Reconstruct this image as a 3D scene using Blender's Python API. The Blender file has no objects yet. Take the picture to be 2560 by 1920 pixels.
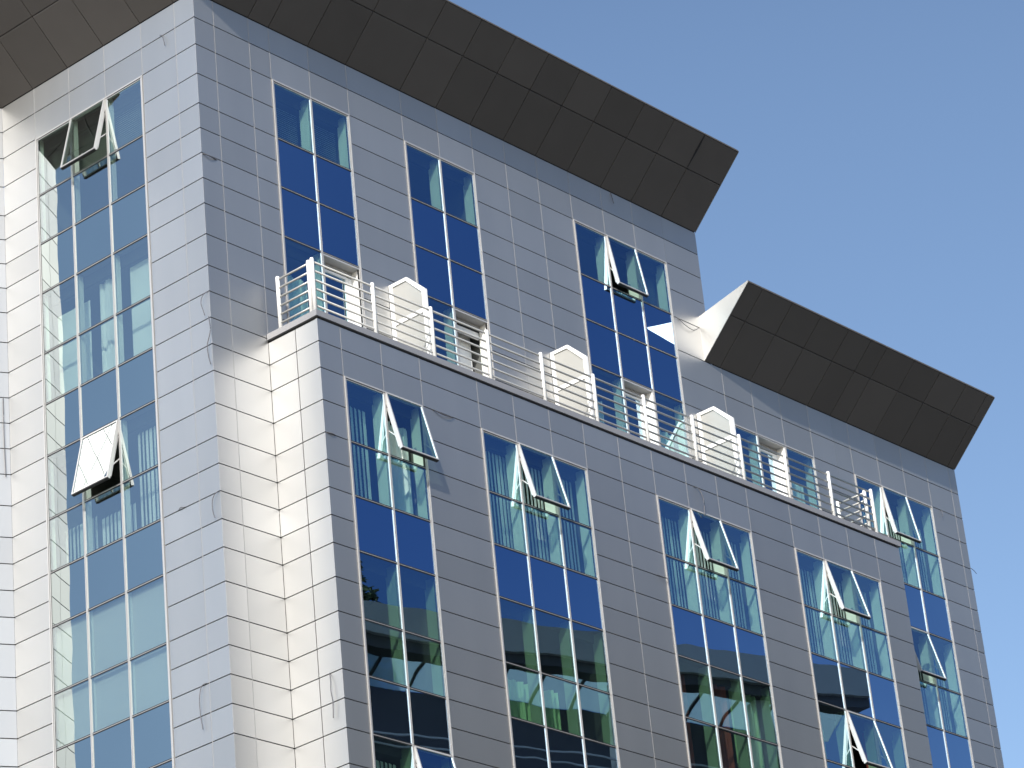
import bpy, bmesh, math, random
from mathutils import Matrix, Vector
random.seed(7)

# ---------------------------------------------------------------- units
# Everything is laid out in facade modules (one short panel row = 1 unit = 0.52 m),
# z = 0 at the window head of the projecting block; W() turns it into metres.
S = 0.52
ZG = 50.55
def W(x, y, z): return Vector((x*S, y*S, (z+ZG)*S))

sc = bpy.context.scene
sc.render.engine = 'CYCLES'
sc.view_settings.view_transform = 'Standard'
sc.view_settings.look = 'None'
sc.view_settings.gamma = 1
sc.view_settings.exposure = 0.15

# ---------------------------------------------------------------- camera
cd = bpy.data.cameras.new('camera'); cam = bpy.data.objects.new('camera', cd)
sc.collection.objects.link(cam); sc.camera = cam
cd.sensor_width = 36; cd.lens = 7957.30/2560*36
cd.shift_x = -(1551.147-1280)/2560; cd.shift_y = (870.115-960)/2560
cd.clip_start = 0.5; cd.clip_end = 3000
R_ = (0.64370228, -0.75787114, -0.10620128)
D_ = (0.27513689, 0.35868454, -0.8919894)
F_ = (0.71410578, 0.54495573, 0.43940437)
m = Matrix(((R_[0], -D_[0], -F_[0]), (R_[1], -D_[1], -F_[1]), (R_[2], -D_[2], -F_[2]))).to_4x4()
m.translation = W(-67.35823442, -68.48440837, -47.48754856)
cam.matrix_world = m

# ---------------------------------------------------------------- sky and sun
SUN_TO = Vector((-1.86, -1.0, 1.34)).normalized()
elev = math.asin(SUN_TO.z)
azi = math.atan2(SUN_TO.x, SUN_TO.y)
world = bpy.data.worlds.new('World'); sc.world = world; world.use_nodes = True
nt = world.node_tree; nt.nodes.clear()
o_ = nt.nodes.new('ShaderNodeOutputWorld'); bg = nt.nodes.new('ShaderNodeBackground')
sky = nt.nodes.new('ShaderNodeTexSky'); sky.sky_type = 'NISHITA'; sky.sun_disc = False
sky.sun_elevation = elev; sky.sun_rotation = azi
sky.air_density = 1.0; sky.dust_density = 1.2; sky.ozone_density = 2.0; sky.altitude = 100
# tint added over the sky to shape the facade reflections: the band about 90 degrees away from the sun is deeper and bluer than the rest
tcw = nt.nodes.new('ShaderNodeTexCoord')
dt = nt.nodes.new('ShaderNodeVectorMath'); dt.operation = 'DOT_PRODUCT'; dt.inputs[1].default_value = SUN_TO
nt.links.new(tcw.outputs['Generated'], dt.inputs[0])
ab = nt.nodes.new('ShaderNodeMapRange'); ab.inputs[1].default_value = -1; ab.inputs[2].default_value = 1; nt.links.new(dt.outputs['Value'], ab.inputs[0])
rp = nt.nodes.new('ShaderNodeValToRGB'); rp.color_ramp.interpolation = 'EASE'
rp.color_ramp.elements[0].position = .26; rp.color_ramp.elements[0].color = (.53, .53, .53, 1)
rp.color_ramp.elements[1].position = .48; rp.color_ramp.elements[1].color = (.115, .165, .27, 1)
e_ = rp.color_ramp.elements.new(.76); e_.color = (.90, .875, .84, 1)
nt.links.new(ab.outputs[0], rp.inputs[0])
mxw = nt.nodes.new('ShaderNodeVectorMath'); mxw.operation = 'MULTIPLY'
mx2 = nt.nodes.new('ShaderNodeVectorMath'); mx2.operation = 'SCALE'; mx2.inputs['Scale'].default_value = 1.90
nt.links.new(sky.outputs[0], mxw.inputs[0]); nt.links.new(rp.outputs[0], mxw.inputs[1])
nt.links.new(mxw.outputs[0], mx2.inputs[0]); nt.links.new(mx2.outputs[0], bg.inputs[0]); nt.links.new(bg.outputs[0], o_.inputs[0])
bg.inputs[1].default_value = 0.15
sd = bpy.data.lights.new('sun', 'SUN'); sun = bpy.data.objects.new('sun', sd); sc.collection.objects.link(sun)
sd.energy = 4.3; sd.angle = math.radians(0.53); sd.color = (1.0, 0.95, 0.88)
sun.rotation_euler = SUN_TO.to_track_quat('Z', 'Y').to_euler()
sun.location = (-60, -60, 80)

# ---------------------------------------------------------------- materials
MATS = {}
def newmat(name):
    mt = bpy.data.materials.new(name); mt.use_nodes = True; n = mt.node_tree; n.nodes.clear()
    out = n.nodes.new('ShaderNodeOutputMaterial'); MATS[name] = mt
    return mt, n, out
def L(n, a, b): n.links.new(a, b)
def principled(name, col, rough=.5, metal=0., spec=.5, noise=0., nscale=3., island=0., tilt=0., bump=0., stretch=(1, 1, 1)):
    mt, n, out = newmat(name)
    p = n.nodes.new('ShaderNodeBsdfPrincipled'); L(n, p.outputs[0], out.inputs[0])
    p.inputs['Base Color'].default_value = (*col, 1); p.inputs['Roughness'].default_value = rough
    p.inputs['Metallic'].default_value = metal; p.inputs['Specular IOR Level'].default_value = spec
    geo = n.nodes.new('ShaderNodeNewGeometry')
    if noise or island:
        tc = n.nodes.new('ShaderNodeTexCoord'); mp = n.nodes.new('ShaderNodeMapping'); mp.inputs['Scale'].default_value = stretch
        L(n, tc.outputs['Object'], mp.inputs[0])
        nz = n.nodes.new('ShaderNodeTexNoise'); nz.inputs['Scale'].default_value = nscale; nz.inputs['Detail'].default_value = 5
        L(n, mp.outputs[0], nz.inputs[0])
        a = n.nodes.new('ShaderNodeMapRange'); a.inputs[3].default_value = 1-noise; a.inputs[4].default_value = 1+noise
        L(n, nz.outputs[0], a.inputs[0])
        b = n.nodes.new('ShaderNodeMapRange'); b.inputs[3].default_value = 1-island; b.inputs[4].default_value = 1+island
        L(n, geo.outputs['Random Per Island'], b.inputs[0])
        c = n.nodes.new('ShaderNodeMath'); c.operation = 'MULTIPLY'; L(n, a.outputs[0], c.inputs[0]); L(n, b.outputs[0], c.inputs[1])
        hs = n.nodes.new('ShaderNodeVectorMath'); hs.operation = 'SCALE'; hs.inputs[0].default_value = col
        L(n, c.outputs[0], hs.inputs['Scale']); L(n, hs.outputs[0], p.inputs['Base Color'])
        r = n.nodes.new('ShaderNodeMath'); r.operation = 'MULTIPLY'; r.inputs[1].default_value = rough
        L(n, a.outputs[0], r.inputs[0]); L(n, r.outputs[0], p.inputs['Roughness'])
    nrm = tilted(n, tilt, bump)
    if nrm: L(n, nrm, p.inputs['Normal'])
    return mt
def tilted(n, tilt, bump, bscale=.9):
    """normals: each panel or pane leans a little its own way, plus a gentle unevenness"""
    if not (tilt or bump): return None
    geo = n.nodes.new('ShaderNodeNewGeometry'); cur = geo.outputs['Normal']
    if bump:
        tc = n.nodes.new('ShaderNodeTexCoord')
        off = n.nodes.new('ShaderNodeMath'); off.operation = 'MULTIPLY'; off.inputs[1].default_value = 40
        L(n, geo.outputs['Random Per Island'], off.inputs[0])
        nz = n.nodes.new('ShaderNodeTexNoise'); nz.noise_dimensions = '4D'; nz.inputs['Scale'].default_value = bscale; nz.inputs['Detail'].default_value = 1.5
        L(n, tc.outputs['Object'], nz.inputs['Vector']); L(n, off.outputs[0], nz.inputs['W'])
        sb = n.nodes.new('ShaderNodeVectorMath'); sb.operation = 'SUBTRACT'; sb.inputs[1].default_value = (.5, .5, .5); L(n, nz.outputs['Color'], sb.inputs[0])
        s2 = n.nodes.new('ShaderNodeVectorMath'); s2.operation = 'SCALE'; s2.inputs['Scale'].default_value = bump; L(n, sb.outputs[0], s2.inputs[0])
        ad = n.nodes.new('ShaderNodeVectorMath'); ad.operation = 'ADD'; L(n, cur, ad.inputs[0]); L(n, s2.outputs[0], ad.inputs[1]); cur = ad.outputs[0]
    if tilt:
        wn = n.nodes.new('ShaderNodeTexWhiteNoise'); wn.noise_dimensions = '1D'; L(n, geo.outputs['Random Per Island'], wn.inputs['W'])
        sb = n.nodes.new('ShaderNodeVectorMath'); sb.operation = 'SUBTRACT'; sb.inputs[1].default_value = (.5, .5, .5); L(n, wn.outputs['Color'], sb.inputs[0])
        s2 = n.nodes.new('ShaderNodeVectorMath'); s2.operation = 'SCALE'; s2.inputs['Scale'].default_value = tilt; L(n, sb.outputs[0], s2.inputs[0])
        ad = n.nodes.new('ShaderNodeVectorMath'); ad.operation = 'ADD'; L(n, cur, ad.inputs[0]); L(n, s2.outputs[0], ad.inputs[1]); cur = ad.outputs[0]
    nm = n.nodes.new('ShaderNodeVectorMath'); nm.operation = 'NORMALIZE'; L(n, cur, nm.inputs[0])
    return nm.outputs[0]
def glassmat(name, trans, refl, fac_lo, fac_hi, tilt=.012, bump=.02):
    """tinted sheet glass: see-through tint plus a mirror-like coated surface"""
    mt, n, out = newmat(name)
    t = n.nodes.new('ShaderNodeBsdfTransparent'); t.inputs[0].default_value = (*trans, 1)
    g = n.nodes.new('ShaderNodeBsdfGlossy'); g.inputs['Color'].default_value = (*refl, 1); g.inputs['Roughness'].default_value = 0.0
    fr = n.nodes.new('ShaderNodeLayerWeight'); fr.inputs[0].default_value = .5
    mr = n.nodes.new('ShaderNodeMapRange'); mr.inputs[3].default_value = fac_lo; mr.inputs[4].default_value = fac_hi
    L(n, fr.outputs['Fresnel'], mr.inputs[0])
    mx = n.nodes.new('ShaderNodeMixShader'); 
    gb = n.nodes.new('ShaderNodeNewGeometry'); iv = n.nodes.new('ShaderNodeMath'); iv.operation = 'SUBTRACT'; iv.inputs[0].default_value = 1
    L(n, gb.outputs['Backfacing'], iv.inputs[1]); ml = n.nodes.new('ShaderNodeMath'); ml.operation = 'MULTIPLY'
    L(n, mr.outputs[0], ml.inputs[0]); L(n, iv.outputs[0], ml.inputs[1])
    tm = n.nodes.new('ShaderNodeMix'); tm.data_type = 'RGBA'; tm.inputs['A'].default_value = (*trans, 1); tm.inputs['B'].default_value = (1, 1, 1, 1)
    L(n, gb.outputs['Backfacing'], tm.inputs['Factor']); L(n, tm.outputs['Result'], t.inputs[0])
    L(n, ml.outputs[0], mx.inputs[0]); L(n, t.outputs[0], mx.inputs[1]); L(n, g.outputs[0], mx.inputs[2])
    L(n, mx.outputs[0], out.inputs[0])
    nr = tilted(n, tilt, bump)
    L(n, nr, g.inputs['Normal'])
    return mt
def coated(name, under, refl, fac, tilt=.012, bump=.02):
    """opaque back-painted glass"""
    mt, n, out = newmat(name)
    t = n.nodes.new('ShaderNodeBsdfDiffuse'); t.inputs[0].default_value = (*under, 1)
    g = n.nodes.new('ShaderNodeBsdfGlossy'); g.inputs['Color'].default_value = (*refl, 1); g.inputs['Roughness'].default_value = 0.0
    mx = n.nodes.new('ShaderNodeMixShader'); mx.inputs[0].default_value = fac; L(n, t.outputs[0], mx.inputs[1]); L(n, g.outputs[0], mx.inputs[2])
    L(n, mx.outputs[0], out.inputs[0])
    L(n, tilted(n, tilt, bump), g.inputs['Normal'])
    return mt

PANEL = principled('silver_panel', (.468, .468, .460), .485, .885, .5, noise=.045, nscale=1.6, island=.05, tilt=.022, bump=.015, stretch=(1, 1, .14))
CAP = principled('grey_coping', (.30, .30, .31), .5, .3, noise=.05)
SOFFIT = principled('brown_soffit_panel', (.092, .085, .080), .50, .0, .4, noise=.08, nscale=2, island=.10, tilt=.03)
GAP = principled('dark_joint', (.012, .012, .014), .8)
ALU = principled('light_frame', (.50, .495, .485), .42, .35)
BEAD = principled('joint_bead', (.44, .44, .44), .5, .2)
RAILM = principled('rail_metal', (.46, .46, .44), .45, .45)
WHITE = principled('white_paint', (.82, .82, .80), .4, noise=.03, nscale=6)
GASK = principled('black_gasket', (.02, .02, .022), .6)
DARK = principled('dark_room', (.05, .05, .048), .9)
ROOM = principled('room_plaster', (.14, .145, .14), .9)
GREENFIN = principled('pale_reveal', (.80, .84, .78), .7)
FIN2 = principled('shaded_reveal', (.24, .32, .22), .8)  # darker copy of the pale reveal for lower floors, shade put into its colour
CURT = principled('pale_curtain', (.84, .86, .82), .9, noise=.06)
CURTG = principled('green_curtain', (.38, .55, .30), .9, noise=.08)
CURTR = principled('red_curtain', (.30, .06, .045), .9, noise=.08)
BLIND = principled('blind_fabric', (.66, .74, .66), .8, noise=.03)
ROLL = principled('roller_fabric', (.52, .50, .47), .85, noise=.02)
FROST = principled('frosted_sheet', (.33, .332, .315), .35, noise=.06, nscale=2)
RUBBER = principled('rubber_strip', (.10, .10, .11), .6)
OPP = principled('grey_render', (.30, .31, .30), .8, noise=.05)
OPPD = principled('dark_render', (.045, .045, .05), .7)
STONE = principled('paving', (.10, .097, .09), .9, noise=.12, nscale=.5)
TREE = principled('needle_green', (.03, .05, .02), .9, noise=.2)
BARK = principled('bark_brown', (.08, .06, .045), .95, noise=.2)
VG_F = glassmat('front_vision_glass', (.74, 1.0, .90), (.62, .85, 1.0), .52, .9, bump=.012)  # same glass on both walls; each wall's reflected sky tone put into its tint
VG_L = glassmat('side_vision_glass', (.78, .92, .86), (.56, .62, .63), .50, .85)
SP_F = coated('front_spandrel_glass', (.010, .02, .05), (.48, .66, .84), .9, bump=.014)  # one spandrel glass in two tints, bluer front reflection put into this colour
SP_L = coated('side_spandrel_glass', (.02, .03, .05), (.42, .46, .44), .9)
mt, n, out = newmat('skylight_glass'); SKYGL = mt
a_ = n.nodes.new('ShaderNodeBsdfTransparent'); a_.inputs[0].default_value = (.75, .85, .88, 1); b_ = n.nodes.new('ShaderNodeBsdfTranslucent'); b_.inputs[0].default_value = (.38, .45, .45, 1)
c_ = n.nodes.new('ShaderNodeMixShader'); c_.inputs[0].default_value = .55; L(n, a_.outputs[0], c_.inputs[1]); L(n, b_.outputs[0], c_.inputs[2]); L(n, c_.outputs[0], out.inputs[0])

# ---------------------------------------------------------------- planes: (u, z, d) -> module space, d = outwards
GD = 2.35
WD = Vector((-.895, .446)); WN = Vector((-.446, -.895)); WC = Vector((0, 10.36))
def P_F(u, z, d): return W(u, -d, z)
def P_G(u, z, d): return W(u, -GD-d, z)
def P_L(u, z, d): return W(-d, u, z)
def P_S(u, z, d): return W(2.68-d, -u, z)
def P_W(u, z, d): return W(WC.x+WD.x*u+WN.x*d, WC.y+WD.y*u+WN.y*d, z)
def P_R(u, z, d): return W(28.42+d, u, z)      # tower right end
def P_R2(u, z, d): return W(45.85+d, u, z)     # lower block right end
def P_G2(u, z, d): return W(36.56+d, -u, z)    # projecting block right end

# row levels
z_ = {-1: 15.0, 0: 13.95, 1: 12.83}
for i in range(1, 75): z_[i+1] = z_[i] - (1.206 if (i-1) % 6 in (0, 1) else .999)
off = z_[13]
for i in range(2, 76): z_[i] -= off*(1 if i >= 13 else (i-1)/12)
ROWS = [z_[i] for i in range(-1, 64)]

# ---------------------------------------------------------------- mesh builder
class MB:
    def __init__(s): s.v = []; s.f = []; s.mi = []; s.mats = []
    def mat(s, m):
        if m not in s.mats: s.mats.append(m)
        return s.mats.index(m)
    def hexa(s, pts, m):                     # 8 points: bottom ring 0-3, top ring 4-7
        b = len(s.v); s.v += pts; k = s.mat(m)
        fs = [(0, 1, 2, 3), (4, 7, 6, 5), (0, 4, 5, 1), (1, 5, 6, 2), (2, 6, 7, 3), (3, 7, 4, 0)]
        c = sum(pts, Vector())/8
        for f in fs:
            q = [pts[i] for i in f]; nn = (q[1]-q[0]).cross(q[2]-q[1]); fc = sum(q, Vector())/4
            f2 = f if nn.dot(fc-c) > 0 else f[::-1]
            s.f.append(tuple(b+i for i in f2)); s.mi.append(k)
    def box(s, P, u0, u1, z0, z1, d0, d1, m):
        s.hexa([P(u0, z0, d0), P(u1, z0, d0), P(u1, z0, d1), P(u0, z0, d1), P(u0, z1, d0), P(u1, z1, d0), P(u1, z1, d1), P(u0, z1, d1)], m)
    def quad(s, pts, m):
        b = len(s.v); s.v += pts; s.f.append(tuple(range(b, b+len(pts)))); s.mi.append(s.mat(m))
    def prism(s, poly, off, m):              # closed polygon extruded by vector off
        n = len(poly); b = len(s.v); s.v += poly + [p+off for p in poly]; k = s.mat(m)
        fs = [tuple(range(n)), tuple(range(2*n-1, n-1, -1))] + [(i, n+i, n+(i+1) % n, (i+1) % n) for i in range(n)]
        c = sum(s.v[b:], Vector())/(2*n)
        q = [s.v[b+i] for i in fs[0]]; nn = (q[1]-q[0]).cross(q[2]-q[1])
        flip = nn.dot(sum(q, Vector())/n-c) < 0
        for f in fs: s.f.append(tuple(b+i for i in (f[::-1] if flip else f))); s.mi.append(k)
    def tube(s, pts, r, m, n=8, taper=None):
        k = s.mat(m); rings = []
        for i, p in enumerate(pts):
            t = (pts[min(i+1, len(pts)-1)]-pts[max(i-1, 0)]).normalized()
            a = t.cross(Vector((0, 0, 1)))
            if a.length < .05: a = t.cross(Vector((1, 0, 0)))
            a.normalize(); b_ = t.cross(a)
            rr = r if taper is None else taper[i]
            base = len(s.v); rings.append(base)
            for j in range(n):
                an = 2*math.pi*j/n; s.v.append(p+a*(rr*math.cos(an))+b_*(rr*math.sin(an)))
        for i in range(len(rings)-1):
            for j in range(n):
                s.f.append((rings[i]+j, rings[i]+(j+1) % n, rings[i+1]+(j+1) % n, rings[i+1]+j)); s.mi.append(k)
        s.f.append(tuple(rings[0]+j for j in range(n))[::-1]); s.mi.append(k)
        s.f.append(tuple(rings[-1]+j for j in range(n))); s.mi.append(k)
    def build(s, name, parent=None, smooth=False, origin=None):
        me = bpy.data.meshes.new(name)
        me.from_pydata([tuple(v) for v in s.v], [], s.f)
        for m_ in s.mats: me.materials.append(m_)
        me.polygons.foreach_set('material_index', s.mi)
        if smooth: me.polygons.foreach_set('use_smooth', [True]*len(s.f))
        o = bpy.data.objects.new(name, me); sc.collection.objects.link(o)
        if parent: o.parent = parent
        if origin is not None:
            me.transform(Matrix.Translation(-origin)); o.location = origin
        me.update()
        return o
def empty(name, loc=(0, 0, 0)):
    o = bpy.data.objects.new(name, None); sc.collection.objects.link(o); o.location = loc; return o
def tag(o, label=None, cat=None, group=None, kind=None):
    if label: o['label'] = label
    if cat: o['category'] = cat
    if group: o['group'] = group
    if kind: o['kind'] = kind
    return o

# ---------------------------------------------------------------- the ground
g = MB(); g.quad([Vector((-900, -900, 0)), Vector((900, -900, 0)), Vector((900, 900, 0)), Vector((-900, 900, 0))], STONE)
tag(g.build('ground'), kind='structure')

# ---------------------------------------------------------------- the building
BLD = tag(empty('office_building'), 'tall silver panelled building with blue glass bays, dark flared canopies and white balcony railing', 'building')
GP = .016
def wall(P, cols, rows, holes=(), thick=.10, back=True, skip=None, light=True):
    """cladding panels between the joints; holes = (u0,u1,z0,z1) left open for glazing"""
    w = MB()
    for a, b in zip(cols[:-1], cols[1:]):
        run = []
        for t, bt in zip(rows[:-1], rows[1:]):
            uc, zc = (a+b)/2, (t+bt)/2
            if any(h[0] < uc < h[1] and h[2] < zc < h[3] for h in holes): continue
            if skip and skip(uc, zc): continue
            ga = .004 if a == cols[0] else GP; gb = .004 if b == cols[-1] else GP
            w.box(P, a+ga, b-gb, bt+GP+.003, t-GP-.003, -thick, 0, PANEL)
            if back:
                if run and abs(run[-1][0]-t) < 1e-6: run[-1][0] = bt
                else: run.append([bt, t])
        for lo, hi in run:
            w.box(P, a+(.13 if a == cols[0] else 0), b-(.13 if b == cols[-1] else 0), lo, hi, -thick-.10, -thick-.05, GAP)
            if light and a != cols[0]: w.box(P, a-.003, a+.012, lo, hi, -.06, -.004, BEAD)
    return w.build('wall', BLD)

# glazing bays: name, plane, edges, list of floors (top row index), kinds
BAYS = {
 'side':   (P_L, [2.77, 4.70, 6.64, 8.54]),
 'f1':     (P_F, [3.72, 5.68, 7.66]),
 'f2':     (P_F, [10.60, 12.55, 14.50]),
 'f3':     (P_F, [20.30, 22.27, 24.20, 26.14]),
 'f4':     (P_F, [29.00, 30.90, 32.82, 34.80]),
 'right':  (P_F, [37.70, 39.60, 41.54, 43.46]),
 'g1':     (P_G, [3.80, 5.75, 7.67]),
 'g2':     (P_G, [10.68, 12.58, 14.55, 16.43]),
 'g3':     (P_G, [20.44, 22.40, 24.33, 26.22]),
 'g4':     (P_G, [29.03, 30.95, 32.87, 34.80]),
}
TERR = 1.95          # terrace level
BOT = z_[43]

def zr(i): return z_[i]
def frame_bars(fb, P, cols, z1, z0, rows, ext=False):
    """frame of one window unit: cols = all vertical lines, rows = inner transoms"""
    a, b = cols[0], cols[-1]
    # outer jambs: two light strips with a dark groove, like the photo
    for (u, s) in ((a, 1), (b, -1)):
        lo, hi = sorted((u, u+s*.046)); fb.box(P, lo, hi, z0, z1, -.10, .030, ALU)
        lo, hi = sorted((u+s*.046, u+s*.074)); fb.box(P, lo, hi, z0, z1, -.10, -.03, GASK)
        lo, hi = sorted((u+s*.074, u+s*.100)); fb.box(P, lo, hi, z0, z1, -.10, .008, ALU)
        lo, hi = sorted((u+s*.100, u+s*.112)); fb.box(P, lo, hi, z0, z1, -.10, -.012, GASK)
    for u in cols[1:-1]:
        fb.box(P, u-.042, u-.013, z0, z1, -.10, .012, ALU)
        fb.box(P, u-.013, u+.013, z0, z1, -.10, -.012, GASK)
        fb.box(P, u+.013, u+.042, z0, z1, -.10, .012, ALU)
def transom(fb, P, a, b, z, top=False):
    a += .113; b -= .113
    fb.box(P, a, b, z-.008, z+.008, -.10, .004, ALU)
    fb.box(P, a, b, z+.008, z+.046, -.10, -.004, GASK)
    fb.box(P, a, b, z-.042, z-.008, -.10, -.004, GASK)
def head(fb, P, a, b, z):
    fb.box(P, a+.06, b-.06, z-.055, z-.002, -.10, .030, ALU)
    fb.box(P, a+.113, b-.113, z-.085, z-.055, -.10, -.004, GASK)
    fb.box(P, a+.113, b-.113, z-.110, z-.085, -.10, .006, ALU)

def sash_mesh(P, a, b, ztop, zbot, out, glass):
    """top-hung open casement; returns its mesh builder"""
    w = MB(); H = ztop-zbot; L_ = math.hypot(H, 0); th = math.asin(min(.9, out/H)); c, s_ = math.cos(th), math.sin(th)
    def Q(u, z, d):      # z measured from hinge downwards (negative), d outwards from the sash face
        zz = z-ztop
        return P(u, ztop + zz*c + d*s_*1.0*0 + (-d*0) + d*(s_), -zz*s_ + d*c)
    a += .055; b -= .055; f = .05
    t0, t1 = -.10, .035
    w.box(Q, a, a+f, zbot, ztop, t0, t1, ALU); w.box(Q, b-f, b, zbot, ztop, t0, t1, ALU)
    w.box(Q, a+f, b-f, ztop-f, ztop, t0, t1, ALU); w.box(Q, a+f, b-f, zbot, zbot+f, t0, t1, ALU)
    w.box(Q, a+.01, b-.01, zbot-.03, zbot-.002, t0+.01, t1-.02, GASK)
    w.box(Q, a+f, b-f, zbot+f, ztop-f, -.012, .008, glass)
    # stay arms and handle
    for u in (a+.03, b-.03):
        za = zbot+H*.33
        p0 = P(u, za+.15, -.03); p1 = Q(u, za-.25, -.08)
        dz = Vector((0, 0, 1))*.025*S; du = (P(1, 0, 0)-P(0, 0, 0)).normalized()*.02*S
        w.hexa([p0-du-dz, p0+du-dz, p1+du-dz, p1-du-dz, p0-du+dz, p0+du+dz, p1+du+dz, p1-du+dz], ALU)
        w.box(Q, u-.016, u+.016, zbot+.12, zbot+H*.75, t0-.05, t0-.012, ALU)
    w.box(Q, (a+b)/2-.03, (a+b)/2+.03, zbot+.06, zbot+.34, t0-.07, t0-.01, ALU)
    return w

def room(P, a, b, z1, z0, col=ROOM, depth=5.5):
    r = MB(); t = .03; D = -.14
    a -= .15; b += .15; z1 += .12; z0 -= .12
    r.box(P, a, b, z0, z1, -depth-t, -depth, col)
    r.box(P, a-t, a, z0, z1, -depth, D, col); r.box(P, b, b+t, z0, z1, -depth, D, col)
    r.box(P, a, b, z1, z1+t, -depth, D, col); r.box(P, a, b, z0-t, z0, -depth, D, DARK)
    return r
def window(key, top, lines, spans, fmat=None, dull=False, sashes={}, open_cells=(), fins=True, roomcol=ROOM, dark_head=.32, fin_d=.42):
    """one storey's glazing in a bay. lines = z levels from top to bottom; spans[i] = 'v' or 's'"""
    P, cols = BAYS[key]; a, b = cols[0], cols[-1]; fmat = fmat or GREENFIN
    z1, z0 = lines[0], lines[-1]
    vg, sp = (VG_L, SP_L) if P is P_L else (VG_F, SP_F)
    win = MB(); frame_bars(win, P, cols, z1, z0, lines)
    if top: head(win, P, a, b, z1)
    else: transom(win, P, a, b, z1)
    for z in lines[1:-1]: transom(win, P, a, b, z)
    fr = win.build('window', BLD)
    for i in range(len(lines)-1):
        t, bt = lines[i], lines[i+1]
        for j in range(len(cols)-1):
            c0, c1 = cols[j]+.012, cols[j+1]-.012
            if (i, j) in sashes:
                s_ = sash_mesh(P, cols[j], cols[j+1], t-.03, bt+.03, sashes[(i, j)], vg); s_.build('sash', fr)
            elif (i, j) in open_cells: continue
            elif spans[i] == 'v':
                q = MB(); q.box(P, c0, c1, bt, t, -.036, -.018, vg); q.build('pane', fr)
            else:
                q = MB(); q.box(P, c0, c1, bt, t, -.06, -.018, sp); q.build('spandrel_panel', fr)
    vs = [i for i in range(len(spans)) if spans[i] == 'v']
    if vs:
        za, zb = lines[vs[0]], lines[vs[-1]+1]
        if not dull:
            r = room(P, a, b, za, zb, roomcol)
            if fins:
                for j, u in enumerate(cols):
                    if j == 0: r.box(P, u-.1, u+.06, zb, za, -.16-fin_d, -.13, fmat)
                    elif j == len(cols)-1: r.box(P, u-.06, u+.1, zb, za, -.16-fin_d, -.13, fmat)
                    else: r.box(P, u-.045, u+.045, zb, za, -.16-fin_d, -.13, fmat)
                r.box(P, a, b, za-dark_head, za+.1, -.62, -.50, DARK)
            r.build('room_lining', fr)
    return fr

GRP = 'window coverings hanging behind the glass'
def covering(kind, key, j0, j1, z1, z0, label, mat=None, d=-.72, seed=1, u0=None, u1=None):
    P, cols = BAYS[key]; a = (cols[j0] if u0 is None else u0)+.09; b = (cols[j1] if u1 is None else u1)-.09
    rnd = random.Random(seed); c = MB()
    mat = mat or {'pleat': CURT, 'slat': CURT, 'venetian': BLIND, 'roller': ROLL}[kind]
    if kind == 'pleat':
        n = max(8, int((b-a)/.028)); k = c.mat(mat); ph = rnd.random()*6
        top, bot = [], []
        for i in range(n+1):
            u = a+(b-a)*i/n; amp = .11*(1+.4*math.sin(u*1.7+ph))
            dd = d+amp*.8*math.sin(u*14+1.6*math.sin(u*2.3+ph)+ph)+amp*.35*math.sin(u*41+ph)
            top.append(P(u, z1, dd*1)); bot.append(P(u+.03*math.sin(u*4+ph), z0, dd+.02*math.sin(u*9)))
        base = len(c.v); c.v += top+bot
        for i in range(n): c.f.append((base+i, base+i+1, base+n+2+i, base+n+1+i)); c.mi.append(k)
        nm, cat = 'curtain', 'curtain'
    elif kind == 'slat':
        n = max(3, int((b-a)/.19)); nm, cat = 'vertical_blind', 'blind'
        for i in range(n):
            u = a+(b-a)*(i+.5)/n; an = -.30+rnd.uniform(-.16, .16); h = .085
            p0 = (u-h*math.cos(an), d-h*math.sin(an)); p1 = (u+h*math.cos(an), d+h*math.sin(an))
            lo = z0+rnd.choice((0, 0, .05, .1))
            q0, q1, q2, q3 = P(p0[0], lo, p0[1]), P(p1[0], lo, p1[1]), P(p1[0], z1, p1[1]), P(p0[0], z1, p0[1])
            c.prism([q0, q1, q2, q3], (P(0, 0, .01)-P(0, 0, 0)), mat)
    elif kind == 'venetian':
        nm, cat = 'venetian_blind', 'blind'
        n = int((z1-z0)/.085)
        for i in range(n):
            z = z1-(i+.5)*.085
            q = [P(a, z-.026, d+.026), P(b, z-.026, d+.026), P(b, z+.026, d-.026), P(a, z+.026, d-.026)]
            c.prism(q, P(0, 0, .006)-P(0, 0, 0), mat)
    else:
        nm, cat = 'roller_blind', 'blind'
        c.box(P, a, b, z0, z1, d-.01, d, mat); c.box(P, a, b, z0-.05, z0, d-.03, d+.02, mat)
    ctr = P((a+b)/2, z1, d)
    o = c.build(nm, None, smooth=(kind == 'pleat'), origin=ctr)
    tag(o, label, cat, GRP)
    return o

# ---- walls
frows = [z for z in ROWS]
holesF = [(3.70, 7.68, TERR, zr(1)), (10.58, 14.52, TERR, zr(1)), (20.28, 26.16, TERR, zr(1)),
          (28.98, 34.82, TERR, zr(7)), (37.68, 43.48, BOT, zr(7))]
holesG = [(3.78, 7.69, BOT, 0), (10.66, 16.45, BOT, 0), (20.42, 26.24, BOT, 0), (29.01, 34.82, BOT, 0)]
holesL = [(2.75, 8.56, BOT, zr(1))]
cF = [0, .96, 2.68, 3.70, 5.69, 7.68, 10.58, 12.57, 14.52, 16.43, 18.33, 20.28, 22.27, 24.20, 26.16]
low = lambda u, z: u > 2.68 and z < TERR
wall(P_F, cF, frows, holesF, skip=low)
wall(P_F, [26.16, 28.42], [15.0, 13.95, 12.83, 11.62, 10.35, 8.83], ())
r2 = [8.83, 7.61] + [z for z in ROWS if z < 6.6]
cF2 = [26.16, 28.87, 28.98, 30.90, 32.83, 34.82, 36.50, 37.68, 39.65, 41.57, 43.48, 45.30, 45.85]
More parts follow.
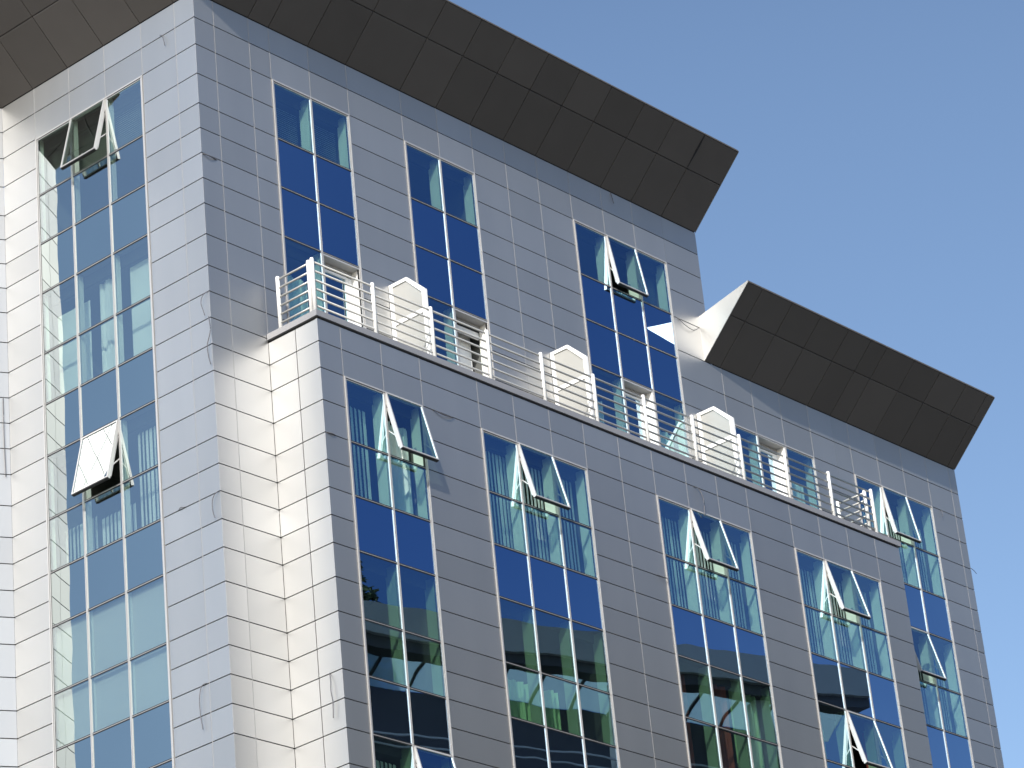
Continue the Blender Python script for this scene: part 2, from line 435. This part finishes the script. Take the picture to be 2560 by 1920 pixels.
cF2a = [26.16, 28.98, 30.90, 32.83, 34.82, 36.50]
wall(P_F, cF2a, r2, holesF, skip=lambda u, z: z < TERR)
wall(P_F, [36.50, 37.68, 39.65, 41.57, 43.48, 45.30, 45.85], r2, holesF)
cG = [2.68, 3.78, 5.75, 7.69, 10.66, 12.58, 14.55, 16.45, 18.45, 20.42, 22.40, 24.33, 26.24, 29.01, 30.95, 32.87, 34.82, 36.56]
wall(P_G, cG, [1.87]+[z for z in ROWS if z < 1.2], holesG)
wall(P_S, [0, 1.30, 2.35], [1.85]+[z for z in ROWS if z < 1.2], light=False)
wall(P_G2, [0, 1.30, 2.35], [1.87]+[z for z in ROWS if z < 1.2])
cL = [0, .99, 2.75, 4.72, 6.65, 8.56, 10.36]
wall(P_L, cL, frows, holesL)
wall(P_W, [0, 2.2, 4.2, 5.1], frows)
wall(P_R, [0, 2, 4, 6, 8, 10, 12, 14, 16], [z for z in ROWS if z > 4])
wall(P_R2, [0, 2, 4, 6, 8, 10, 12, 14, 16], [8.83, 7.61]+[z for z in ROWS if z < 6.6])
# rear walls, roofs and terrace slab
core = MB()
core.box(P_F, -.1, 28.3, -ZG, 15.0, -16.2, -16.0, GAP)
core.box(P_F, 28.3, 45.8, -ZG, 8.83, -16.2, -16.0, GAP)
core.build('rear_wall', BLD)
rf = MB()
rf.box(P_F, .1, 28.3, 16.9, 17.1, -16, .4, CAP); rf.box(P_F, 28.55, 45.7, 10.4, 10.6, -16, -.1, CAP)
rf.build('roof', BLD)
ts = MB(); ts.box(P_F, 2.75, 36.45, 1.55, 1.90, -.1, GD-.12, CAP)
ts.build('terrace_floor', BLD)
cp = MB()
cp.box(P_G, 2.60, 36.68, 1.925, 2.15, -.25, .07, CAP)
cp.box(P_G, 2.70, 36.54, 1.86, 1.92, -.2, -.06, GAP)
cp.box(P_S, .02, 2.10, 1.92, 2.15, -.20, .075, CAP)
cp.box(P_S, .02, 2.34, 1.85, 1.925, -.15, -.03, GAP)
cp.build('coping', BLD)
# ---- canopies (flared soffits)
def canopy(segs, zb, wd, zt, zin, name='canopy', frac=.585, ends=(True, True)):
    """segs: list of (P, ucols, m0, m1): panels between ucols; m0/m1 = mitre slope at the ends"""
    c = MB(); g_ = .017
    for P, uc, m0, m1 in segs:
        ue0, ue1 = uc[0], uc[-1]
        def pt(u, f, lift):
            uu = u
            if u == ue0: uu = u + m0*f*wd
            elif u == ue1: uu = u + m1*f*wd
            return uu, f*wd, zb+f*(zt-zb)+lift
        def row(f0, f1, cols):
            for i, (a, b) in enumerate(zip(cols[:-1], cols[1:])):
                ga = 0 if (a == ue0 and m0) else g_; gb = 0 if (b == ue1 and m1) else g_
                lo, hi = [], []
                for (u, f, s_) in ((a, f0, ga), (b, f0, -gb), (b, f1, -gb), (a, f1, ga)):
                    ff = f + (.007 if f == f0 else -.007)
                    uu, dd, zz = pt(u, ff, 0); lo.append(P(uu+s_, zz, dd)); hi.append(P(uu+s_, zz+.12, dd))
                c.hexa(lo+hi, SOFFIT)
        row(0.0, frac, uc); row(frac, 1.0, uc)
        c.box(P, ue0+.02, ue1-.02, zb-.01, zb+.45, -.12, -.012, GAP)
        # backing, top and edge strip
        for (za, zb_, mt, f1) in ((.16, .20, GAP, .93), ):
            q = []
            for (u, f) in ((ue0, .0), (ue1, .0), (ue1, f1), (ue0, f1)):
                uu, dd, zz = pt(u, f, za); q.append((uu, zz, dd))
            c.hexa([P(*x) for x in q]+[P(x[0], x[1]+.03, x[2]) for x in q], mt)
        q = []
        for (u, f, z) in ((ue0, 0, zin), (ue1, 0, zin), (ue1, 1, zt), (ue0, 1, zt)):
            uu, dd, _ = pt(u, f, 0); q.append((uu, z, dd))
        c.hexa([P(x[0], x[1]+.03, x[2]) for x in q]+[P(x[0], x[1]+.06, x[2]) for x in q], CAP)
        e = [pt(ue0, 1, 0), pt(ue1, 1, 0)]
        c.hexa([P(e[0][0], e[0][2], wd-.005), P(e[1][0], e[1][2], wd-.005), P(e[1][0], e[1][2], wd+.02), P(e[0][0], e[0][2], wd+.02),
                P(e[0][0], e[0][2]+.045, wd-.005), P(e[1][0], e[1][2]+.045, wd-.005), P(e[1][0], e[1][2]+.045, wd+.02), P(e[0][0], e[0][2]+.045, wd+.02)], SOFFIT)
    o = c.build(name, BLD)
    # triangular end faces in silver panel
    for k, (P, uc, m0, m1) in ((0, segs[0]), (1, segs[-1])):
        if not ends[k]: continue
        u = uc[0] if k == 0 else uc[-1]; s_ = -1 if k == 0 else 1
        e = MB()
        poly = [P(u, zb+.0, -.0), P(u, zin+.07, -.0), P(u, zt+.07, wd), P(u, zt, wd)]
        e.prism(poly, P(u+s_*.03, 0, 0)-P(u, 0, 0), PANEL)
        e.build('end_panel', o)
    return o
# mitre factors
n1 = Vector((-1, 0)); wd1 = 2.76
# intersection of the offset lines for the concave corner
tdir = WD
A_ = WN.y; rhs = wd1 - WN.x*(-wd1); dy = rhs/A_
mL = dy/wd1
rel = Vector((-wd1, dy)); mW = rel.dot(WD)/wd1
segW = (P_W, [0, 2.2, 4.2, 5.1], mW, 0)
segL = (P_L, [0, .99, 2.75, 4.72, 6.68, 8.60, 10.36], -1, mL)
segF = (P_F, [0, .96, 2.68, 3.70, 5.69, 7.68, 10.58, 12.57, 14.52, 16.43, 18.33, 20.26, 22.30, 24.22, 26.18, 28.42], -1, 0)
can = canopy([segF], 15.0, wd1, 17.66, 17.3, ends=(False, True))
wg = MB()                                                            # the seam that has opened near the right end
def SP(u, f, l): return P_F(u, 15.0+f*2.66-l, f*wd1+l*.9)
for (f0, f1, w0, w1) in ((.60, .86, .005, .05), (.86, .99, .05, .02)):
    wg.hexa([SP(26.18-w0, f0, .012), SP(26.18+w0, f0, .012), SP(26.18+w1, f1, .012), SP(26.18-w1, f1, .012),
             SP(26.18-w0, f0, .0), SP(26.18+w0, f0, .0), SP(26.18+w1, f1, .0), SP(26.18-w1, f1, .0)], GAP)
wg.build('open_seam', can)
canopy([segL], 15.0, wd1, 17.66, 17.3, ends=(False, False))
canopy([segW], 15.0, wd1, 17.66, 17.3, ends=(False, True))
canopy([(P_F, [27.92, 28.90, 30.92, 32.88, 34.87, 36.48, 37.63, 39.67, 41.60, 43.63, 45.28, 45.85], 0, 0)], 8.83, 2.68, 11.38, 10.80)

# ---------------------------------------------------------------- windows
def fl(i): return [zr(i), zr(i+2), zr(i+4), zr(i+6)]
# side bay
window('side', True, fl(1), 'vvs', sashes={(0, 1): .57}, fin_d=.16)
window('side', False, fl(7), 'vvs', fin_d=.16)
window('side', False, fl(13), 'vvs', sashes={(0, 1): .56}, fin_d=.16)
window('side', False, fl(19), 'vvs')
for i in (25, 31, 37): window('side', False, fl(i), 'vvs', dull=(i > 25))
# front bays of the tower
for key in ('f1', 'f2', 'f3'):
    window(key, True, [zr(1), zr(3), zr(5), zr(7)], 'vss', sashes={(0, 1): .36} if key == 'f3' else {})
door_cell = {'f1': 1, 'f2': 1, 'f3': 1, 'f4': 1}
for key in ('f1', 'f2', 'f3', 'f4'):
    window(key, key == 'f4', [zr(7), TERR+.22], 'v', open_cells=((0, door_cell[key]),), fin_d=.35)
# right bay
window('right', True, fl(7), 'vvs', sashes={(0, 1): .40})
window('right', False, fl(13), 'vvs', sashes={(0, 1): .55})
for i in (19, 25, 31, 37): window('right', False, fl(i), 'vvs', dull=(i > 25))
# projecting block
SA = {'g1': {13: (0, 1), 25: (0, 1)}, 'g2': {13: (0, 1)}, 'g3': {13: (0, 1)}, 'g4': {13: (0, 1), 19: (0, 1)}}
for key in ('g1', 'g2', 'g3', 'g4'):
    for i in (13, 19, 25, 31, 37):
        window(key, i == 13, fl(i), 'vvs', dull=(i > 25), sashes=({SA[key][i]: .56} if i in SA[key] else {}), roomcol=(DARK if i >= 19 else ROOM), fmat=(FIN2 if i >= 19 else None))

# ---------------------------------------------------------------- terrace doors
def door(key, j, openleaf=False):
    P, cols = BAYS[key]; a, b = cols[j]+.055, cols[j+1]-.055; z1 = zr(7)-.04; z0 = TERR
    d = MB(); rc = -.42
    d.box(P, a, b, z1-.06, z1, rc, .0, ALU)                         # head soffit
    d.box(P, a, a+.05, z0, z1-.06, rc, -.02, ALU)
    for k in range(5):                                               # ribbed reveal on the sunny side
        d.box(P, b-.05-.006*(k % 2), b, z0, z1-.06, rc+.084*k, rc+.084*k+.075, WHITE)
    d.box(P, a+.05, b-.05, z1-.28, z1-.06, rc-.05, rc, GASK)         # shutter box
    d.box(P, a+.05, b-.05, z1-.17, z1-.08, rc, rc+.05, ALU)
    fr = d.build('door', BLD)
    lf = MB(); A, B, T = a+.07, b-.28, z1-.30
    if openleaf:
        A2 = a+.95
        lf.box(P, A2, b-.06, z0+.02, T, rc-.55, rc-.50, WHITE)
        lf.box(P, a+.05, b-.05, T-.28, T, rc-.12, rc-.06, WHITE)
        lf.build('leaf', fr)
    else:
        for (u0, u1) in ((A, A+.09), (B-.09, B), (B+.01, B+.06), (B+.08, b-.06)): lf.box(P, u0, u1, z0, T, rc-.08, rc+.02, WHITE)
        lf.box(P, A+.09, B-.09, T-.10, T, rc-.08, rc+.02, WHITE); lf.box(P, A+.09, B-.09, z0, z0+.14, rc-.08, rc+.02, WHITE)
        lf.build('leaf', fr)
        gl = MB(); gl.box(P, A+.09, B-.09, z0+.14, T-.10, rc-.04, rc-.02, VG_F); gl.build('door_glass', fr)
    h = MB(); h.box(P, B-.07, B-.03, z0+1.6, z0+1.9, rc+.02, rc+.07, ALU); h.build('handle', fr)
door('f1', 1); door('f2', 1, True); door('f3', 1); door('f4', 1)

# ---------------------------------------------------------------- balcony railing
rail = MB()
RZ = [4.12, 3.78, 3.43, 3.09, 2.76, 2.43]; YR = GD-.14
def cyl(P0, P1, r, mb=rail, n=10): mb.tube([P0, P1], r*S, RAILM, n)
for z in RZ: cyl(W(2.80, -YR, z), W(35.20, -YR, z), .040)
railing = rail.build('railing', BLD, smooth=True)
def post(x, y, z0, z1, mb=None, r=.075, sy=1.0):
    p = MB(); n = 12
    pts = [W(x, y, z0), W(x, y, z1-.06), W(x, y, z1-.015), W(x, y, z1)]
    p.tube(pts, r*S, WHITE, n, taper=[r*S, r*S, r*.8*S, r*.35*S])
    return p.build('post', railing, smooth=True)
for k in range(12): post(2.76+2.957*k, -YR-.02, 2.12, 4.25)
post(2.80, -2.02, 2.12, 4.25); post(2.80, -.52, 2.12, 4.25)
sr = MB()
for z in RZ: cyl(W(2.80, -.52, z), W(2.80, -2.02, z), .040, sr)
sr.build('side_rail', railing, smooth=True)
post(35.15, -2.0, 2.12, 4.25); post(35.15, -.62, 2.12, 4.25)
sr = MB()
for z in RZ: cyl(W(35.15, -.62, z), W(35.15, -2.0, z), .045, sr)
sr.build('side_rail', railing, smooth=True)

# ---- frosted divider screens on the terrace
for x in (9.09, 17.96, 26.91):
    def PD(u, z, d): return W(x-d, -u, z)
    zb, zs, zt = 1.95, 5.32, 6.13; f = .16
    fr = MB()
    outer = [(0.02, zb), (0.02, zt), (.90, zt), (1.74, zs), (1.74, zb)]
    inner = [(0.02+f, zb+.12), (0.02+f, zt-f*.8), (.90-.05, zt-f*.8), (1.74-f, zs-.07), (1.74-f, zb+.12)]
    for i in range(5):
        j = (i+1) % 5
        q = [outer[i], outer[j], inner[j], inner[i]]
        fr.prism([PD(u, z, -.06) for u, z in q], PD(0, 0, .06)-PD(0, 0, -.06), WHITE)
    fr.box(PD, .18, 1.58, 4.44, 4.60, -.05, .05, WHITE)
    s_ = fr.build('divider_screen', BLD)
    gl = MB(); gl.prism([PD(u, z, -.012) for u, z in inner], PD(0, 0, .012)-PD(0, 0, -.012), FROST); gl.build('frosted_panel', s_)

# ---------------------------------------------------------------- things behind the glass
cv = covering
cv('venetian', 'side', 0, 3, zr(1)-.4, zr(3)+.5, 'ribbed blind at the top of the left side bay, behind the highest open window', seed=1)
cv('roller', 'side', 0, 1, zr(7)-.35, zr(11)+.1, 'pale roller blind in the right column of the left side bay', CURT, seed=2)
cv('pleat', 'side', 1, 2, zr(7)-.35, zr(11)+.1, 'narrow pale curtain between two roller blinds in the left side bay', seed=3, u0=5.5, u1=6.3)
cv('roller', 'side', 2, 3, zr(7)-.75, zr(11)+.1, 'pale roller blind in the left column of the left side bay', CURT, seed=4)
cv('slat', 'side', 0, 1, zr(13)-.45, zr(17)+.1, 'vertical blind right of the open window in the left side bay', seed=5)
cv('slat', 'side', 1, 2, zr(15)-.5, zr(17)+.1, 'vertical blind just below the lower open window of the left side bay', seed=6)
cv('slat', 'side', 2, 3, zr(15)-.3, zr(17)+.1, 'vertical blind below and left of the side bay\'s lower open window', seed=7)
cv('roller', 'side', 0, 3, zr(19)-.02, zr(23)+.05, 'wide flat pale blind filling the lowest grey-green panes of the left side bay', seed=8, d=-.2)
cv('venetian', 'f1', 0, 1, zr(1)-.5, zr(3)+.05, 'ribbed blind in the left top pane of the front bay nearest the corner', seed=9)
cv('venetian', 'f1', 1, 2, zr(1)-.5, zr(3)+.05, 'ribbed blind in the right top pane of the front bay nearest the corner', seed=10)
cv('venetian', 'f3', 2, 3, zr(1)-.6, zr(3)+.05, 'ribbed blind in the top pane right of the open window under the large canopy', seed=11)
cv('pleat', 'f1', 0, 1, zr(7)-1.0, TERR+.2, 'pale curtain left of the terrace door closest to the railing corner', seed=12)
cv('pleat', 'f2', 0, 1, zr(7)-1.0, TERR+.2, 'pale curtain left of the open terrace door, beside the first divider screen', seed=13, u1=11.6)
cv('pleat', 'f3', 0, 1, zr(7)-1.0, TERR+.2, 'pale curtain right of the second divider screen on the terrace', seed=14, u1=21.7)
cv('pleat', 'f3', 2, 3, zr(7)-1.2, TERR+.2, 'pale curtain left of the third divider screen on the terrace', seed=15)
cv('pleat', 'f4', 0, 1, zr(7)-.9, TERR+.2, 'pale curtain just right of the third divider screen on the terrace', seed=16)
cv('pleat', 'f4', 2, 3, zr(7)-1.1, TERR+.2, 'pale curtain at the right end of the terrace, before the last railing posts', seed=17)
cv('slat', 'g1', 0, 1, zr(13)-.6, zr(17)+.1, 'vertical blind left of the projecting block\'s open window nearest its corner', seed=18, u1=5.6)
cv('pleat', 'g1', 1, 2, zr(13)-.7, zr(17)+.1, 'pale curtain behind the projecting block\'s open window nearest its corner', seed=19, u0=5.95)
for key, nm in (('g2', 'second'), ('g3', 'third'), ('g4', 'fourth')):
    cv('slat', key, 0, 3, zr(13)-.35, zr(17)+.1, 'wide pale vertical blind behind the top open window of the projecting block\'s %s bay' % nm, seed=20+int(key[1]))
cv('slat', 'right', 0, 3, zr(7)-.9, zr(11)+.1, 'pale vertical blind behind the topmost open window of the far right bay', seed=25)
cv('slat', 'right', 0, 3, zr(13)-.9, zr(17)+.1, 'pale vertical blind behind the lower open window of the far right bay', seed=26)
cv('pleat', 'g2', 0, 2, zr(19)-2.6, zr(23)+.1, 'short pale green curtain low in the second bay of the projecting block', CURTG, seed=27, u0=11.2, u1=14.3)
cv('pleat', 'g3', 0, 1, zr(19)-.3, zr(23)+.1, 'dark red curtain in the left pane of the projecting block\'s third bay', CURTR, seed=28, u0=20.9, u1=21.9)
cv('pleat', 'g3', 1, 2, zr(19)-.3, zr(23)+.1, 'dark red curtain in the middle pane of the projecting block\'s third bay', CURTR, seed=29, u0=23.3, u1=24.2)
cv('pleat', 'g3', 2, 3, zr(19)-.3, zr(23)+.1, 'green curtain beside the red ones in the projecting block\'s third bay', CURTG, seed=30)
cv('pleat', 'g4', 0, 1, zr(19)-.8, zr(23)+.1, 'green curtain left of the lower open window in the projecting block\'s fourth bay', CURTG, seed=31, u1=30.2)
cv('pleat', 'g4', 2, 3, zr(19)-.3, zr(23)+.1, 'dark red curtain right of the lower open window in the fourth bay', CURTR, seed=32, u1=33.8)
cv('slat', 'g1', 0, 1, zr(25)-.5, zr(27)+.1, 'dim vertical blind left of the open window at the bottom edge of the picture', seed=33)

# ---------------------------------------------------------------- loose rubber sealing strips
def strip(P, pts, label, r=.018):
    mb = MB(); ps = [P(u, z, .02+d) for u, z, d in pts]
    # smooth the path
    out = []
    for i in range(len(ps)-1):
        p0 = ps[max(i-1, 0)]; p1 = ps[i]; p2 = ps[i+1]; p3 = ps[min(i+2, len(ps)-1)]
        for k in range(6):
            t = k/6; out.append(.5*((2*p1)+(p2-p0)*t+(2*p0-5*p1+4*p2-p3)*t*t+(3*p1-p0-3*p2+p3)*t**3))
    out.append(ps[-1]); mb.tube(out, r*S, RUBBER, 6)
    tag(mb.build('sealing_strip', None, True, origin=ps[0].copy()), label, 'rubber strip', 'loose sealing strips hanging from the panel joints')

strip(P_L, [(1.74, 14.02, 0), (1.58, 13.88, .05), (1.48, 13.67, .08), (1.46, 13.43, .05)], 'short grey rubber strip curling from a joint above the left side bay', .014)
strip(P_L, [(.06, 2.99, 0), (.19, 2.87, .1), (.25, 2.59, .15), (.19, 2.28, .12), (.15, 2.09, .1)], 'bowed rubber strip beside the tower corner, level with the railing', .016)
strip(P_L, [(.02, 2.01, .05), (-.03, 1.45, .06), (.08, .96, .12), (.08, .53, .1), (.04, .22, .05)], 'long dark rubber strip hanging on the tower corner just below railing level')
strip(P_L, [(.05, -4.40, 0), (.19, -4.52, .08), (.28, -4.76, .1), (.27, -5.1, .1), (.21, -5.33, .08)], 'hooked rubber strip on the tower corner, level with the side bay\'s lower open window', .016)
strip(P_L, [(1.09, -10.79, 0), (1.26, -10.86, .06), (1.34, -11.22, .1), (1.34, -11.78, .1), (1.28, -12.32, .08)], 'long thin rubber strip low on the side wall, right of the side bay', .015)
strip(P_S, [(1.8, -10.81, 0), (1.9, -11.13, .08), (1.9, -11.47, .1), (1.95, -11.87, .1), (1.9, -12.38, .08)], 'long rubber strip hanging on the bright narrow side of the projecting block')
strip(P_G, [(8.18, .0, 0), (8.54, -.09, .06), (8.92, -.08, .06), (9.22, .0, 0)], 'looped rubber strip sagging between the first two bays of the projecting block', .018)
strip(P_G, [(22.86, 1.0, 0), (23.08, .9, .06), (23.19, .45, .12), (23.15, -.21, .1)], 'long curved rubber strip hanging over the third bay of the projecting block')
strip(P_F, [(26.44, 10.33, 0), (26.81, 10.08, .08), (27.29, 10.03, .08), (27.81, 10.33, 0)], 'thin rubber strip looping beside the white end of the lower canopy', .014)
strip(P_F, [(22.93, 14.95, 0), (22.92, 14.72, .05), (22.97, 14.45, .06)], 'short black rubber strip dangling just under the large canopy', .018)
strip(P_F, [(44.17, 6.42, 0), (44.07, 6.23, .08), (44.07, 6.03, .06)], 'short rubber strip right of the topmost window of the far right bay', .014)
strip(P_G, [(19.88, -3.39, 0), (20.11, -3.45, .08), (20.35, -3.46, .08), (20.40, -3.6, .05)], 'small rubber strip left of the third bay of the projecting block', .014)
strip(P_L, [(2.0, -4.40, -.02), (1.83, -4.38, .05), (1.68, -4.40, -.02)], 'tiny buckled rubber strip in a joint right of the lower side bay', .016)
strip(P_G, [(2.76, -2.40, -.02), (2.95, -2.43, .05), (3.16, -2.40, -.02)], 'small dark rubber strip bulging from a joint at the corner of the projecting block', .02)
strip(P_F, [(.05, 8.38, -.02), (.3, 8.34, .06), (.7, 8.36, -.02)], 'dark rubber strip bulging from a joint high on the tower corner', .02)
strip(P_W, [(.21, 3.01, 0), (.23, 2.16, .06), (.22, 1.02, .06), (.19, -.12, .05)], 'very long straight rubber strip at the extreme left edge of the picture', .016)
strip(P_R2, [(.0, 4.05, -.02), (.0, 4.0, .2), (.02, 3.9, .42)], 'rubber strip sticking out from the right edge of the building against the sky', .014)

# ---------------------------------------------------------------- building across the court (seen only as a reflection)
OP = tag(empty('opposite_building', W(30, -30, -ZG)), 'dark glazed building with grey roof band, mirrored in the lower windows of the projecting block', 'building')
od = Vector((25.4, 7.7)).normalized(); on_ = Vector((-od.y, od.x))       # runs along od, faces the court along on_
oo = Vector((28.6, -25.1))
def P_O(u, z, d): return W(oo.x+od.x*u+on_.x*d, oo.y+od.y*u+on_.y*d, z)
def oob(name, boxes, mat):
    b_ = MB()
    for bx in boxes: b_.box(P_O, *bx, mat)
    o = b_.build(name); o.parent = OP; o.matrix_parent_inverse = Matrix.Translation(-OP.location); return o
oob('roof_band', [(-16, 27.3, 3.55, 5.0, -1.0, 0), (-16, -1, 3.6, 4.9, -9, -1)], OPP)
oob('roof_beam', [(-16, 27.3, 3.05, 3.55, -1.2, -.25)], OPPD)
oob('rear_wall', [(-16, 26.5, -ZG, 2.35, -3.5, -3.15)], OPPD)
oob('lower_wall', [(-16, 26, -ZG, -2.2, -3.1, -1.0)], OPPD)
for k in range(4): oob('column', [(-3+k*8, -2.2+k*8, -2.2, 3.05, -1.6, -.8)], OPP)
for z in (-1.2, -.7): oob('rail', [(-6, 26, z, z+.08, -.9, -.82)], OPP)
sk = MB(); sf = MB()
for k in range(13):
    u0 = -1+k*2.15
    q = [(u0, 2.35, -3.1), (u0+2.03, 2.35, -3.1), (u0+2.03, 3.5, -1.1), (u0, 3.5, -1.1)]
    sk.hexa([P_O(*p) for p in q]+[P_O(p[0], p[1]+.04, p[2]) for p in q], SKYGL)
    q = [(u0-.14, 2.25, -3.15), (u0, 2.25, -3.15), (u0, 3.45, -1.05), (u0-.14, 3.45, -1.05)]
    sf.hexa([P_O(*p) for p in q]+[P_O(p[0], p[1]+.14, p[2]) for p in q], OPPD)
for nm, b_ in (('skylight_glass', sk), ('skylight_bars', sf)):
    o = b_.build(nm); o.parent = OP; o.matrix_parent_inverse = Matrix.Translation(-OP.location)

# ---------------------------------------------------------------- conifer behind that building (its tip shows mirrored in the first bay)
CT = tag(empty('conifer_tree', W(41.2, -38, -ZG)), 'tall dark conifer whose tip is mirrored at the left edge of the first lower bay', 'tree')
tb = MB(); tb.tube([W(41.2, -38, -ZG), W(41.25, -38, -20), W(41.2, -38, 8), W(41.2, -38, 17.0)], .6*S, BARK, 10, taper=[.8*S, .55*S, .25*S, .05*S])
o = tb.build('trunk'); o.parent = CT; o.matrix_parent_inverse = Matrix.Translation(-CT.location)
rt = random.Random(5); lb = MB()
for i in range(5200):
    z = 16.0-44*rt.random()**1.15
    r_ = .12+max(0, 15.6-z)*.30*(.75+.25*math.sin(z*3.1))
    r_ = min(r_, 8.5)*math.sqrt(rt.random()); an = rt.random()*6.283
    c = Vector((41.2+r_*math.cos(an), -38+r_*math.sin(an), z-r_*.25)); s_ = rt.uniform(.15, .42)*(1 if z < 13 else .5)
    a = Vector((rt.gauss(0, 1), rt.gauss(0, 1), rt.gauss(0, .5))).normalized()*s_; b = Vector((rt.gauss(0, 1), rt.gauss(0, 1), rt.gauss(0, 1))).normalized()*s_*.6
    lb.quad([W(*(c-a)), W(*(c+b)), W(*(c+a)), W(*(c-b))], TREE)
o = lb.build('crown'); o.parent = CT; o.matrix_parent_inverse = Matrix.Translation(-CT.location)
